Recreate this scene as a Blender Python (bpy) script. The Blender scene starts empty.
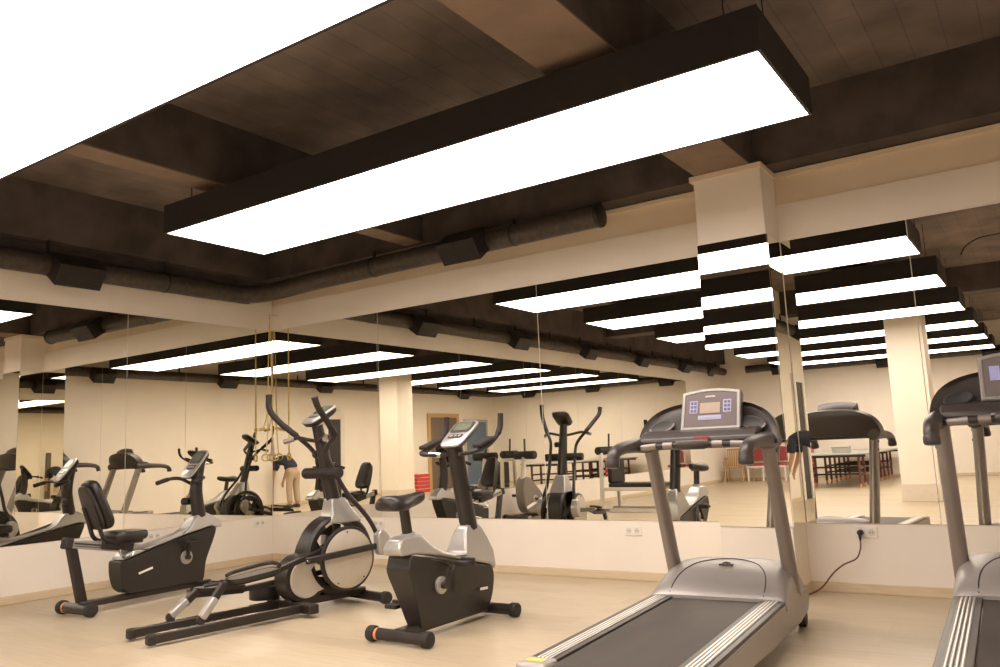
import bpy, bmesh, math, random
from mathutils import Vector, Matrix
random.seed(7)
C = bpy.context.scene.collection
PI = math.pi

# ------------------------------------------------------------------ materials
def mat(name, col, rough=0.5, metal=0.0, var=0.0, scale=12.0, bump=0.0, spec=0.5, coat=0.0, stretch=None):
    m = bpy.data.materials.new(name); m.use_nodes = True
    nt = m.node_tree; b = nt.nodes['Principled BSDF']
    b.inputs['Roughness'].default_value = rough
    b.inputs['Metallic'].default_value = metal
    b.inputs['Specular IOR Level'].default_value = spec
    b.inputs['Coat Weight'].default_value = coat
    c = (*col, 1.0)
    b.inputs['Base Color'].default_value = c
    tc = nt.nodes.new('ShaderNodeTexCoord'); mp = nt.nodes.new('ShaderNodeMapping')
    nt.links.new(tc.outputs['Object'], mp.inputs['Vector'])
    if stretch: mp.inputs['Scale'].default_value = stretch
    n = nt.nodes.new('ShaderNodeTexNoise'); n.inputs['Scale'].default_value = scale; n.inputs['Detail'].default_value = 4
    nt.links.new(mp.outputs['Vector'], n.inputs['Vector'])
    r = nt.nodes.new('ShaderNodeValToRGB')
    v = max(var, 0.02)
    r.color_ramp.elements[0].position = .3; r.color_ramp.elements[1].position = .7
    r.color_ramp.elements[0].color = (*[x * (1 - v) for x in col], 1)
    r.color_ramp.elements[1].color = (*[min(1, x * (1 + v)) for x in col], 1)
    nt.links.new(n.outputs['Fac'], r.inputs['Fac']); nt.links.new(r.outputs['Color'], b.inputs['Base Color'])
    if bump:
        bp = nt.nodes.new('ShaderNodeBump'); bp.inputs['Strength'].default_value = bump; bp.inputs['Distance'].default_value = .01
        nt.links.new(n.outputs['Fac'], bp.inputs['Height']); nt.links.new(bp.outputs['Normal'], b.inputs['Normal'])
    return m

def emit(name, col, s):
    m = bpy.data.materials.new(name); m.use_nodes = True; nt = m.node_tree
    nt.nodes.remove(nt.nodes['Principled BSDF'])
    e = nt.nodes.new('ShaderNodeEmission'); e.inputs['Color'].default_value = (*col, 1); e.inputs['Strength'].default_value = s
    nt.links.new(e.outputs[0], nt.nodes['Material Output'].inputs['Surface'])
    return m

def mirror_mat():
    m = bpy.data.materials.new('mirror_glass'); m.use_nodes = True; nt = m.node_tree
    nt.nodes.remove(nt.nodes['Principled BSDF'])
    g = nt.nodes.new('ShaderNodeBsdfGlossy'); g.inputs['Roughness'].default_value = 0.0
    n = nt.nodes.new('ShaderNodeTexNoise'); n.inputs['Scale'].default_value = .4
    r = nt.nodes.new('ShaderNodeValToRGB')
    r.color_ramp.elements[0].color = (.895, .88, .81, 1); r.color_ramp.elements[1].color = (.905, .89, .825, 1)
    tc = nt.nodes.new('ShaderNodeTexCoord')
    nt.links.new(tc.outputs['Object'], n.inputs['Vector']); nt.links.new(n.outputs['Fac'], r.inputs['Fac'])
    nt.links.new(r.outputs['Color'], g.inputs['Color']); nt.links.new(g.outputs[0], nt.nodes['Material Output'].inputs['Surface'])
    return m

def floor_mat():
    m = bpy.data.materials.new('laminate'); m.use_nodes = True; nt = m.node_tree; b = nt.nodes['Principled BSDF']
    tc = nt.nodes.new('ShaderNodeTexCoord')
    mp = nt.nodes.new('ShaderNodeMapping'); mp.inputs['Scale'].default_value = (1, 1, 1)
    nt.links.new(tc.outputs['Object'], mp.inputs['Vector'])
    br = nt.nodes.new('ShaderNodeTexBrick')
    br.inputs['Scale'].default_value = 1; br.inputs['Brick Width'].default_value = 1.28; br.inputs['Row Height'].default_value = .195
    br.inputs['Mortar Size'].default_value = .0012; br.inputs['Mortar Smooth'].default_value = .1
    br.inputs['Color1'].default_value = (.53, .435, .30, 1); br.inputs['Color2'].default_value = (.59, .495, .35, 1)
    br.inputs['Mortar'].default_value = (.50, .41, .29, 1)
    nt.links.new(mp.outputs['Vector'], br.inputs['Vector'])
    mp2 = nt.nodes.new('ShaderNodeMapping'); mp2.inputs['Scale'].default_value = (1.2, 14, 1)
    nt.links.new(tc.outputs['Object'], mp2.inputs['Vector'])
    n = nt.nodes.new('ShaderNodeTexNoise'); n.inputs['Scale'].default_value = 3; n.inputs['Detail'].default_value = 6
    nt.links.new(mp2.outputs['Vector'], n.inputs['Vector'])
    mx = nt.nodes.new('ShaderNodeMixRGB'); mx.blend_type = 'MULTIPLY'; mx.inputs['Fac'].default_value = .55
    r = nt.nodes.new('ShaderNodeValToRGB'); r.color_ramp.elements[0].color = (.82, .79, .74, 1); r.color_ramp.elements[1].color = (1, 1, 1, 1)
    r.color_ramp.elements[0].position = .35; r.color_ramp.elements[1].position = .65
    nt.links.new(n.outputs['Fac'], r.inputs['Fac'])
    nt.links.new(br.outputs['Color'], mx.inputs['Color1']); nt.links.new(r.outputs['Color'], mx.inputs['Color2'])
    nt.links.new(mx.outputs['Color'], b.inputs['Base Color'])
    b.inputs['Roughness'].default_value = .34; b.inputs['Specular IOR Level'].default_value = .42
    return m

def board_mat(name, c1, c2, rough=.85):
    """black-painted concrete that keeps the print of its shuttering boards"""
    m = bpy.data.materials.new(name); m.use_nodes = True; nt = m.node_tree; b = nt.nodes['Principled BSDF']
    tc = nt.nodes.new('ShaderNodeTexCoord')
    mp = nt.nodes.new('ShaderNodeMapping'); mp.inputs['Rotation'].default_value = (0, 0, PI / 2)
    nt.links.new(tc.outputs['Object'], mp.inputs['Vector'])
    br = nt.nodes.new('ShaderNodeTexBrick'); br.inputs['Scale'].default_value = 1
    br.inputs['Brick Width'].default_value = 2.4; br.inputs['Row Height'].default_value = .22
    br.inputs['Mortar Size'].default_value = .006; br.inputs['Mortar Smooth'].default_value = .5
    br.inputs['Color1'].default_value = (*c1, 1); br.inputs['Color2'].default_value = (*c2, 1)
    br.inputs['Mortar'].default_value = (*[x * .7 for x in c1], 1)
    nt.links.new(mp.outputs['Vector'], br.inputs['Vector'])
    n = nt.nodes.new('ShaderNodeTexNoise'); n.inputs['Scale'].default_value = 2.2; n.inputs['Detail'].default_value = 8
    nt.links.new(tc.outputs['Object'], n.inputs['Vector'])
    r = nt.nodes.new('ShaderNodeValToRGB'); r.color_ramp.elements[0].color = (.6, .6, .6, 1); r.color_ramp.elements[1].color = (1.15, 1.12, 1.1, 1)
    r.color_ramp.elements[0].position = .3; r.color_ramp.elements[1].position = .7
    nt.links.new(n.outputs['Fac'], r.inputs['Fac'])
    mx = nt.nodes.new('ShaderNodeMixRGB'); mx.blend_type = 'MULTIPLY'; mx.inputs['Fac'].default_value = 1
    nt.links.new(br.outputs['Color'], mx.inputs['Color1']); nt.links.new(r.outputs['Color'], mx.inputs['Color2'])
    nt.links.new(mx.outputs['Color'], b.inputs['Base Color']); b.inputs['Roughness'].default_value = rough
    return m

def rail_mat():
    """extruded aluminium foot rail with fine grooves running along it"""
    m = bpy.data.materials.new('grooved_aluminium'); m.use_nodes = True; nt = m.node_tree; b = nt.nodes['Principled BSDF']
    tc = nt.nodes.new('ShaderNodeTexCoord')
    w = nt.nodes.new('ShaderNodeTexWave'); w.wave_type = 'BANDS'; w.bands_direction = 'X'; w.inputs['Scale'].default_value = 16
    w.inputs['Distortion'].default_value = 0
    nt.links.new(tc.outputs['Object'], w.inputs['Vector'])
    r = nt.nodes.new('ShaderNodeValToRGB'); r.color_ramp.elements[0].color = (.13, .115, .10, 1); r.color_ramp.elements[1].color = (.80, .78, .75, 1)
    r.color_ramp.elements[0].position = .25; r.color_ramp.elements[1].position = .6
    nt.links.new(w.outputs['Fac'], r.inputs['Fac']); nt.links.new(r.outputs['Color'], b.inputs['Base Color'])
    bp = nt.nodes.new('ShaderNodeBump'); bp.inputs['Strength'].default_value = .5; bp.inputs['Distance'].default_value = .004
    nt.links.new(w.outputs['Fac'], bp.inputs['Height']); nt.links.new(bp.outputs['Normal'], b.inputs['Normal'])
    b.inputs['Metallic'].default_value = .8; b.inputs['Roughness'].default_value = .3
    return m

def tread_mat():
    m = bpy.data.materials.new('pedal_tread'); m.use_nodes = True; nt = m.node_tree; b = nt.nodes['Principled BSDF']
    tc = nt.nodes.new('ShaderNodeTexCoord')
    ck = nt.nodes.new('ShaderNodeTexChecker'); ck.inputs['Scale'].default_value = 55
    ck.inputs['Color1'].default_value = (.05, .042, .036, 1); ck.inputs['Color2'].default_value = (.28, .24, .20, 1)
    nt.links.new(tc.outputs['Object'], ck.inputs['Vector']); nt.links.new(ck.outputs['Color'], b.inputs['Base Color'])
    b.inputs['Roughness'].default_value = .6
    return m

WALLC = (.86, .795, .70)
M = dict(
    wall=mat('cream_paint', WALLC, .75, var=.015, scale=3, spec=.25),
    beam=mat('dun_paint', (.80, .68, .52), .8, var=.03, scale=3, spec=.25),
    wood=mat('beech_skirting', (.66, .54, .365), .45, var=.08, scale=6, stretch=(1, 1, 12)),
    slab=board_mat('painted_slab', (.225, .183, .160), (.20, .162, .141)),
    beamdark=mat('dark_concrete', (.09, .073, .064), .9, var=.3, scale=3),
    beamraw=mat('raw_concrete', (.225, .16, .115), .9, var=.14, scale=4),
    black=mat('satin_black_paint', (.018, .015, .014), .55, var=.1),
    duct=mat('dark_duct_wrap', (.075, .062, .052), .5, metal=.3, var=.25, scale=18, bump=.3),
    plastic=mat('black_plastic', (.021, .0165, .014), .40, var=.08, scale=20),
    frame=mat('brown_black_steel', (.024, .018, .015), .38, var=.08, scale=20),
    rubber=mat('black_rubber', (.02, .016, .014), .6, var=.1, scale=30),
    foam=mat('black_foam', (.022, .017, .015), .75, var=.12, scale=60, bump=.15),
    vinyl=mat('black_vinyl', (.02, .016, .014), .36, var=.12, scale=40),
    silver=mat('silver_plastic', (.46, .445, .425), .3, metal=.5, var=.02, scale=14),
    beigepanel=mat('champagne_panel', (.56, .50, .42), .38, metal=.25, var=.02),
    chrome=mat('bright_metal', (.75, .73, .70), .18, metal=1, var=.03),
    hood=mat('lilac_silver_plastic', (.385, .36, .345), .36, metal=.3, var=.02),
    post=mat('bronze_grey_paint', (.30, .26, .235), .36, metal=.4, var=.03),
    console=mat('charcoal_plastic', (.05, .041, .038), .36, var=.05),
    belt=mat('running_belt', (.052, .040, .031), .62, var=.28, scale=4, bump=.1, stretch=(1, .25, 1)),
    rail=rail_mat(), tread=tread_mat(),
    screen=mat('display_panel', (.175, .15, .148), .22, var=.03),
    lcd=mat('lcd_brown', (.42, .33, .28), .2, var=.03),
    lcdgreen=mat('lcd_green', (.15, .165, .11), .2, var=.03),
    blue=mat('button_blue', (.36, .38, .68), .4),
    white=mat('white_plastic', (.82, .80, .76), .4),
    red=mat('red_plastic', (.60, .045, .04), .4, var=.06),
    yellow=mat('yellow_label', (.78, .60, .12), .5),
    orange=mat('orange_label', (.75, .30, .12), .5),
    rope=mat('yellow_webbing', (.62, .47, .16), .7, var=.1, scale=40),
    mirror=mirror_mat(), floor=floor_mat(),
    light=emit('light_diffuser', (1.0, .872, .785), 9.0),
    cable=mat('dark_cable', (.02, .016, .015), .5),
    redcord=mat('reddish_cord', (.12, .035, .03), .5),
    plinth=mat('plinth_laminate', (.70, .62, .52), .5, var=.03),
    tan=mat('tan_wood', (.55, .36, .17), .5, var=.08, scale=8, stretch=(1, 1, 6)),
    browndoor=mat('brown_door_leaf', (.17, .125, .09), .5, var=.05),
    bluedoor=mat('blue_door_leaf', (.13, .19, .28), .45, var=.05),
    darkdoor=mat('dark_door_leaf', (.03, .025, .024), .5, var=.05),
    greyframe=mat('grey_door_frame', (.45, .42, .38), .5),
    bamboo=mat('bamboo_cane', (.58, .36, .13), .5, var=.2, scale=10, stretch=(1, 1, 8)),
    redcloth=mat('red_upholstery', (.36, .07, .075), .8, var=.1, scale=40),
    whitewood=mat('white_painted_wood', (.76, .71, .63), .5, var=.02),
    tablegreen=mat('table_top_grey', (.36, .36, .32), .45, var=.04),
    redwood=mat('dark_red_steel', (.13, .04, .03), .45, var=.06),
    creamsteel=mat('cream_steel', (.66, .62, .53), .4, var=.03),
    greycase=mat('grey_machine_case', (.20, .17, .14), .45, var=.04),
    skin=mat('skin', (.52, .31, .21), .55, var=.05), hair=mat('hair', (.03, .02, .015), .6, var=.1),
    navy=mat('navy_cloth', (.028, .032, .055), .85, var=.12, scale=30), khaki=mat('khaki_cloth', (.46, .36, .25), .85, var=.08, scale=30),
    shoe=mat('brown_shoe', (.06, .035, .025), .5),
)

# ------------------------------------------------------------------ mesh helpers
class MB:
    def __init__(s): s.v = []; s.f = []
    def add(s, vs, fs):
        o = len(s.v); s.v += [tuple(x) for x in vs]; s.f += [[i + o for i in f] for f in fs]; return s
    def box(s, x0, x1, y0, y1, z0, z1, mtx=None):
        vs = [Vector(p) for p in ((x0, y0, z0), (x1, y0, z0), (x1, y1, z0), (x0, y1, z0), (x0, y0, z1), (x1, y0, z1), (x1, y1, z1), (x0, y1, z1))]
        if mtx: vs = [mtx @ p for p in vs]
        return s.add(vs, [(0, 3, 2, 1), (4, 5, 6, 7), (0, 1, 5, 4), (1, 2, 6, 5), (2, 3, 7, 6), (3, 0, 4, 7)])
    def bar(s, a, b, wx, wz, up=(0, 0, 1)):
        """rectangular bar from a to b; wx across, wz along the up direction"""
        a, b = Vector(a), Vector(b); d = (b - a).normalized(); u = Vector(up)
        x = d.cross(u)
        if x.length < 1e-4: x = d.cross(Vector((0, 1, 0)))
        x.normalize(); z = x.cross(d)
        vs = []
        for p in (a, b):
            for sx, sz in ((-1, -1), (1, -1), (1, 1), (-1, 1)): vs.append(p + x * sx * wx / 2 + z * sz * wz / 2)
        return s.add(vs, [(3, 2, 1, 0), (4, 5, 6, 7), (0, 1, 5, 4), (1, 2, 6, 5), (2, 3, 7, 6), (3, 0, 4, 7)])
    def tube(s, pts, r, seg=14, ratio=1.0, smooth=0, side=None):
        """round tube through pts; r a number or a list; ratio squeezes it along side"""
        pts = [Vector(p) for p in pts]
        rs = list(r) if isinstance(r, (list, tuple)) else [r] * len(pts)
        if smooth:
            np_, nr = [], []
            for i in range(len(pts) - 1):
                p0 = pts[max(i - 1, 0)]; p1 = pts[i]; p2 = pts[i + 1]; p3 = pts[min(i + 2, len(pts) - 1)]
                for k in range(smooth):
                    t = k / smooth
                    np_.append(.5 * ((2 * p1) + (p2 - p0) * t + (2 * p0 - 5 * p1 + 4 * p2 - p3) * t * t + (3 * p1 - p0 - 3 * p2 + p3) * t ** 3))
                    nr.append(rs[i] * (1 - t) + rs[i + 1] * t)
            np_.append(pts[-1]); nr.append(rs[-1]); pts, rs = np_, nr
        n = len(pts); tg = []
        for i in range(n):
            d = pts[min(i + 1, n - 1)] - pts[max(i - 1, 0)]; tg.append(d.normalized())
        ref = Vector(side) if side else (Vector((0, 0, 1)) if abs(tg[0].z) < .9 else Vector((1, 0, 0)))
        x = (ref - tg[0] * ref.dot(tg[0])).normalized()
        vs = []
        for i in range(n):
            x = (x - tg[i] * x.dot(tg[i])).normalized(); y = tg[i].cross(x)
            for k in range(seg):
                a = 2 * PI * k / seg
                vs.append(pts[i] + x * math.cos(a) * rs[i] * ratio + y * math.sin(a) * rs[i])
        fs = []
        for i in range(n - 1):
            for k in range(seg):
                k2 = (k + 1) % seg
                fs.append((i * seg + k, i * seg + k2, (i + 1) * seg + k2, (i + 1) * seg + k))
        fs.append(tuple(range(seg - 1, -1, -1))); fs.append(tuple((n - 1) * seg + k for k in range(seg)))
        return s.add(vs, fs)
    def cyl(s, a, b, r, seg=24, r2=None, rim=.0):
        a, b = Vector(a), Vector(b)
        if rim:
            d = (b - a).normalized() * rim; R2 = r if r2 is None else r2
            return s.tube([a, a + d * .3, a + d, b - d, b - d * .3, b], [r - rim, r - rim * .3, r, R2, R2 - rim * .3, R2 - rim], seg)
        return s.tube([a, b], [r, r if r2 is None else r2], seg)
    def prism(s, outline, w, axis='x', w0=None):
        """side outline in (u,z), extruded across x from -w to w (w may be a list per point)"""
        n = len(outline); ws = list(w) if isinstance(w, (list, tuple)) else [w] * n
        w0s = [-k for k in ws] if w0 is None else (list(w0) if isinstance(w0, (list, tuple)) else [w0] * n)
        ar = sum(outline[i][0] * outline[(i + 1) % n][1] - outline[(i + 1) % n][0] * outline[i][1] for i in range(n))
        idx = range(n) if ar > 0 else range(n - 1, -1, -1)
        o = [outline[i] for i in idx]; ws = [ws[i] for i in idx]; w0s = [w0s[i] for i in idx]
        vs = [(ws[i], o[i][0], o[i][1]) for i in range(n)] + [(w0s[i], o[i][0], o[i][1]) for i in range(n)]
        fs = [tuple(range(n)), tuple(range(2 * n - 1, n - 1, -1))]
        for i in range(n):
            j = (i + 1) % n; fs.append((j, i, n + i, n + j))
        return s.add(vs, fs)
    def loft(s, rings, closed=True, cap=True):
        n = len(rings[0]); vs = [p for r in rings for p in r]; fs = []
        for i in range(len(rings) - 1):
            for k in range(n if closed else n - 1):
                k2 = (k + 1) % n; fs.append((i * n + k, i * n + k2, (i + 1) * n + k2, (i + 1) * n + k))
        if cap:
            fs.append(tuple(range(n - 1, -1, -1))); fs.append(tuple((len(rings) - 1) * n + k for k in range(n)))
        return s.add(vs, fs)

def obj(name, mb, m, parent=None, bevel=0.0, seg=2, angle=38, sub=0, mods=()):
    me = bpy.data.meshes.new(name); me.from_pydata(mb.v, [], mb.f); me.validate()
    bm = bmesh.new(); bm.from_mesh(me); bmesh.ops.recalc_face_normals(bm, faces=bm.faces); bm.to_mesh(me); bm.free()
    for p in me.polygons: p.use_smooth = True
    me.set_sharp_from_angle(angle=math.radians(angle))
    me.materials.append(m)
    o = bpy.data.objects.new(name, me); C.objects.link(o)
    if bevel:
        b = o.modifiers.new('Bevel', 'BEVEL'); b.width = bevel; b.segments = seg; b.limit_method = 'ANGLE'; b.angle_limit = math.radians(30)
        b.harden_normals = False
    if sub:
        q = o.modifiers.new('Subdivision', 'SUBSURF'); q.levels = sub; q.render_levels = sub
    if parent: o.parent = parent
    return o

def thing(name, label, cat, loc=(0, 0, 0), rz=0.0, group=None):
    o = bpy.data.objects.new(name, None); C.objects.link(o); o.empty_display_size = .1
    o.location = loc; o.rotation_euler = (0, 0, rz); o['label'] = label; o['category'] = cat
    if group: o['group'] = group
    return o
def tag(o, label, cat, group=None):
    o['label'] = label; o['category'] = cat
    if group: o['group'] = group
    return o
def struct(name, mb, m, parent=None, label=None, **k):
    o = obj(name, mb, m, parent, **k)
    if parent is None: o['kind'] = 'structure'
    if label: o['label'] = label
    return o
def dup(root, loc, rz, label=None):
    r = root.copy(); C.objects.link(r); r.location = loc; r.rotation_euler = (0, 0, rz)
    if label: r['label'] = label
    for ch in list(root.children):
        c = ch.copy(); C.objects.link(c); c.parent = r
        for g in ch.children:
            d = g.copy(); C.objects.link(d); d.parent = c
    return r
def smooth_outline(pts, n=4):
    out = []; N = len(pts)
    for i in range(N):
        p0, p1, p2, p3 = [Vector(pts[(i + k) % N]) for k in (-1, 0, 1, 2)]
        for k in range(n):
            t = k / n
            q = .5 * ((2 * p1) + (p2 - p0) * t + (2 * p0 - 5 * p1 + 4 * p2 - p3) * t * t + (3 * p1 - p0 - 3 * p2 + p3) * t ** 3)
            out.append((q.x, q.y))
    return out
def plate(mb, center, ux, uz, w, h, t):
    """thin slab: ux, uz in-plane directions, thickness t along ux x uz (out of the face)"""
    ux, uz = Vector(ux).normalized(), Vector(uz).normalized(); n = ux.cross(uz); c = Vector(center)
    mtx = Matrix((ux, n, uz)).transposed().to_4x4(); mtx.translation = c
    return mb.box(-w / 2, w / 2, -t / 2, t / 2, -h / 2, h / 2, mtx)

# ------------------------------------------------------------------ room
W, D = 8.7, 17.55
ZM0, ZM1, ZW, ZC, ZS = .52, 2.80, 3.115, 3.39, 3.95
PX0, PX1, PD = 5.745, 6.305, .37
struct('floor', MB().box(-.45, W + .3, -D - .3, .3, -.12, 0), M['floor'])
struct('ceiling', MB().box(-.45, W + .3, -D - .3, .3, ZS, ZS + .2), M['slab'])
struct('wall_back', MB().box(-.2, W + .2, 0, .2, 0, ZW), M['wall'])
LEFT = -.004
struct('wall_left', MB().box(-.2, 0, -D, 0, 0, ZC), M['wall']).rotation_euler.z = LEFT
struct('wall_right', MB().box(W, W + .2, -D, 0, 0, ZS), M['wall'])
struct('wall_front', MB().box(-.4, W + .2, -D - .2, -D, 0, ZS), M['wall'])
# band of beam above the mirrors: a hair behind the panelled wall, its own older paint
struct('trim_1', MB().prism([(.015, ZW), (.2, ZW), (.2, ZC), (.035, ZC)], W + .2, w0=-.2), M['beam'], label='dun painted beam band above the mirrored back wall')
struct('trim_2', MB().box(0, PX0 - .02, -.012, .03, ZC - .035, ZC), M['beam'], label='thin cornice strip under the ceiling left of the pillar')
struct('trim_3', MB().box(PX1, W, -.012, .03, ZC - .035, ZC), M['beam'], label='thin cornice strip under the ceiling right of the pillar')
struct('wall_pillar', MB().box(PX0, PX1, -PD, .1, 0, ZC), M['wall'], bevel=.006)
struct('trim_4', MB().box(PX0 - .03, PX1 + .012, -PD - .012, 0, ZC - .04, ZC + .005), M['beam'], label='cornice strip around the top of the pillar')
struct('wall_column', MB().box(5.7, 6.3, -9.5, -8.9, 0, ZC), M['wall'], bevel=.006)
struct('trim_5', MB().box(5.688, 6.312, -9.512, -8.888, 0, .3), M['plinth'], bevel=.004, label='wooden plinth around the free standing column')
# dark edge beams under the slab, with paler raw undersides
struct('ceiling_beam', MB().box(-.2, W + .2, -.23, .2, ZC + .012, ZS), M['beamdark'])
struct('ceiling_beam', MB().box(-.2, .2, -D, -.23, ZC + .002, ZS).box(-.05, .035, -D, 0, 3.262, ZC + .002), M['beamdark']).rotation_euler.z = LEFT
for x0, x1, z0 in ((5.76, 6.22, 3.40), (2.44, 2.68, 3.42)):
    struct('ceiling_beam', MB().box(x0, x1, -D, -.23, z0 + .012, ZS), M['beamdark'])
    struct('ceiling_beam', MB().box(x0, x1, -D, -.23 if x0 < 5 else -.23, z0, z0 + .012), M['beamraw'])
struct('ceiling_beam', MB().box(.2, W, -9.45, -8.95, 3.5, ZS), M['beamdark'])
# skirting
struct('baseboard_back', MB().box(0, PX0, -.014, 0, 0, .075), M['wood'], bevel=.004)
struct('baseboard_back_corner', MB().box(PX1, W, -.014, 0, 0, .075), M['wood'], bevel=.004)
struct('baseboard_pillar', MB().box(PX0 - .014, PX1 + .014, -PD - .014, 0, 0, .075), M['wood'], bevel=.004)
struct('baseboard_left', MB().box(0, .014, -D, 0, 0, .075), M['wood'], bevel=.004).rotation_euler.z = LEFT
struct('baseboard_right', MB().box(W - .014, W, -D, 0, 0, .075), M['wood'], bevel=.004)
struct('baseboard_front', MB().box(0, W, -D, -D + .014, 0, .075), M['wood'], bevel=.004)

# mirrors, one thing per sheet
G = .003
def mirror_back(x0, x1, label, y=0.0):
    tag(obj('mirror_panel', MB().box(x0 + G, x1 - G, y - .008, y - .001, ZM0, ZM1), M['mirror']), label, 'mirror')
mirror_back(0.01, 1.80, 'tall mirror sheet on the back wall against the room corner')
mirror_back(1.80, 3.93, 'tall mirror sheet on the back wall behind the upright bike')
mirror_back(3.93, PX0 - .01, 'tall mirror sheet on the back wall just left of the pillar')
mirror_back(PX1 + .01, 7.26, 'tall mirror sheet on the back wall just right of the pillar')
mirror_back(7.26, W - .01, 'tall mirror sheet on the back wall behind the right treadmill')
tag(obj('mirror_panel', MB().box(PX0, PX1, -PD - .008, -PD - .001, ZM0, ZM1), M['mirror']), 'narrow mirror sheet on the front of the pillar', 'mirror')
tag(obj('mirror_panel', MB().box(PX0 - .008, PX0 - .001, -PD, -.01, ZM0, ZM1), M['mirror']), 'narrow mirror sheet on the left side of the pillar', 'mirror')
tag(obj('mirror_panel', MB().box(PX1 + .001, PX1 + .008, -PD, -.01, ZM0, ZM1), M['mirror']), 'narrow mirror sheet on the right side of the pillar', 'mirror')
ls = [0.01, 1.93, 3.92, 5.9, 7.9, 9.9, 11.9, 14.0]
ln = ['first mirror sheet on the left wall, against the room corner', 'second mirror sheet on the left wall, behind the recumbent bike',
      'third mirror sheet on the left wall from the corner', 'fourth mirror sheet on the left wall from the corner',
      'fifth mirror sheet on the left wall from the corner', 'sixth mirror sheet on the left wall from the corner',
      'last mirror sheet on the left wall, furthest from the corner']
for i in range(7):
    tag(obj('mirror_panel', MB().box(.001, .008, -ls[i + 1] + G, -ls[i] - G, ZM0, ZM1), M['mirror']), ln[i], 'mirror').rotation_euler.z = LEFT

# doors on the right wall (seen in the mirrors)
def door(k, y0, y1, h, leafm, framem, label, fw=.09):
    t = bpy.data.objects.new('door_%d' % k, None); C.objects.link(t); t.location = (W, (y0 + y1) / 2, 0); t['kind'] = 'structure'; t['label'] = label
    a = (y1 - y0) / 2
    obj('door_leaf', MB().box(-.035, -.001, -a + fw, a - fw, .002, h - fw), leafm, t, bevel=.004)
    obj('door_frame', MB().box(-.06, -.001, -a, -a + fw, 0, h).box(-.06, -.001, a - fw, a, 0, h).box(-.06, -.001, -a + fw, a - fw, h - fw, h), framem, t, bevel=.004)
    obj('door_handle', MB().tube([(-.03, a - fw - .08, 1.03), (-.085, a - fw - .08, 1.03), (-.085, a - fw - .2, 1.03)], .011, 10), M['chrome'], t)
door(1, -15.45, -13.78, 2.46, M['browndoor'], M['tan'], 'brown door in a wide tan wooden frame', .13)
door(2, -17.15, -15.77, 2.27, M['bluedoor'], M['greyframe'], 'blue door in a grey frame by the far corner')
door(3, -10.0, -9.2, 2.4, M['darkdoor'], M['whitewood'], 'dark door with a pale frame on the right wall', .16)
struct('trim_6', MB().box(W - .06, W - .001, -7.42, -7.26, 0, 1.75), M['browndoor'], bevel=.006, label='dark brown upright board against the right wall')

# ------------------------------------------------------------------ ceiling lights
LX0, LX1, LY0, LY1, LZ0, LZ1, LD = 2.128, 7.048, -2.913, -1.876, 3.086, 3.323, 2.597
def ceiling_light(label):
    a, b = (LX1 - LX0) / 2, (LY1 - LY0) / 2; h = LZ1 - LZ0
    t = thing('ceiling_light', label, 'light', group='long box lights under the ceiling')
    th = .018
    obj('housing', MB().box(-a, a, -b, -b + th, 0, h).box(-a, a, b - th, b, 0, h).box(-a, -a + th, -b + th, b - th, 0, h).box(a - th, a, -b + th, b - th, 0, h)
        .box(-a + th, a - th, -b + th, b - th, h - .02, h), M['black'], t)
    obj('diffuser', MB().box(-a + th, a - th, -b + th, b - th, .003, .012), M['light'], t)
    for sx in (-1, 1):
        for sy in (-1, 1):
            obj('suspension_cable', MB().tube([(sx * (a - .2), sy * (b - .12), h - .002), (sx * (a - .2), sy * (b - .12), ZS - LZ0 - .001)], .004, 8), M['cable'], t)
    return t
lt = ceiling_light('long black box light nearest the mirrored back wall')
lt.location = ((LX0 + LX1) / 2, (LY0 + LY1) / 2, LZ0)
ll = ['huge glowing box light filling the upper left corner of the photo', 'third long box light from the back wall, seen in the mirror',
      'fourth long box light from the back wall, seen in the mirror beyond the column', 'fifth long box light from the back wall, seen in the mirror',
      'sixth long box light, furthest from the back wall, seen in the mirror']
for k in range(1, 6):
    dup(lt, (lt.location.x, lt.location.y - k * LD + (.125 if k == 1 else 0), LZ0), 0, ll[k - 1])

# ------------------------------------------------------------------ ventilation ducts
def vent(parent, p, d, nrm):
    """dark outlet box on the duct: p centre, d along the duct, nrm into the room"""
    d, nrm = Vector(d), Vector(nrm); z = Vector((0, 0, 1))
    face = (nrm * .8 - z * .6).normalized(); up = d.cross(face)
    if up.z < 0: up = -up
    mtx = Matrix((d, face, up)).transposed().to_4x4(); mtx.translation = Vector(p)
    v = obj('air_outlet', MB().box(-.225, .225, -.13, .13, -.115, .115, mtx), M['black'], parent, bevel=.006)
    g = MB()
    for k in range(7):
        z0 = -.092 + k * .028
        g.box(-.21, .21, .128, .138, z0, z0 + .012, mtx)
    obj('grille', g, M['plastic'], v)
def duct(name, label, path, r, outlets, cap_end=True):
    t = thing(name, label, 'duct')
    P = [Vector(p) for p in path]
    o = obj('pipe', MB().tube(P, r, 20, smooth=4), M['duct'], t)
    s = 0
    # collars and hanging straps along the pipe
    for i in range(len(P) - 1):
        L = (P[i + 1] - P[i]).length
        if L < .8: continue
        n = max(1, int(L / 1.2)); d = (P[i + 1] - P[i]).normalized()
        for k in range(n):
            q = P[i] + d * (L * (k + .5) / n)
            obj('strap', MB().tube([q - d * .012, q + d * .012], r + .004, 20).box(q.x - .012, q.x + .012, q.y - .012, q.y + .012, q.z + r, ZC + .012 if abs(q.y) > .3 else ZC + .0), M['black'], t)
    e = P[-1]; d = (P[-1] - P[-2]).normalized()
    obj('end_cap', MB().cyl(e - d * .02, e + d * .02, r + .008, 24, rim=.006), M['black'], t)
    for p, dd, nn in outlets: vent(t, p, dd, nn)
    return t
ol = [((.30, -y, 3.10), (0, 1, 0), (1, 0, 0)) for y in (2.66, 5.3, 7.9, 10.5, 13.1, 15.6)]
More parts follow.
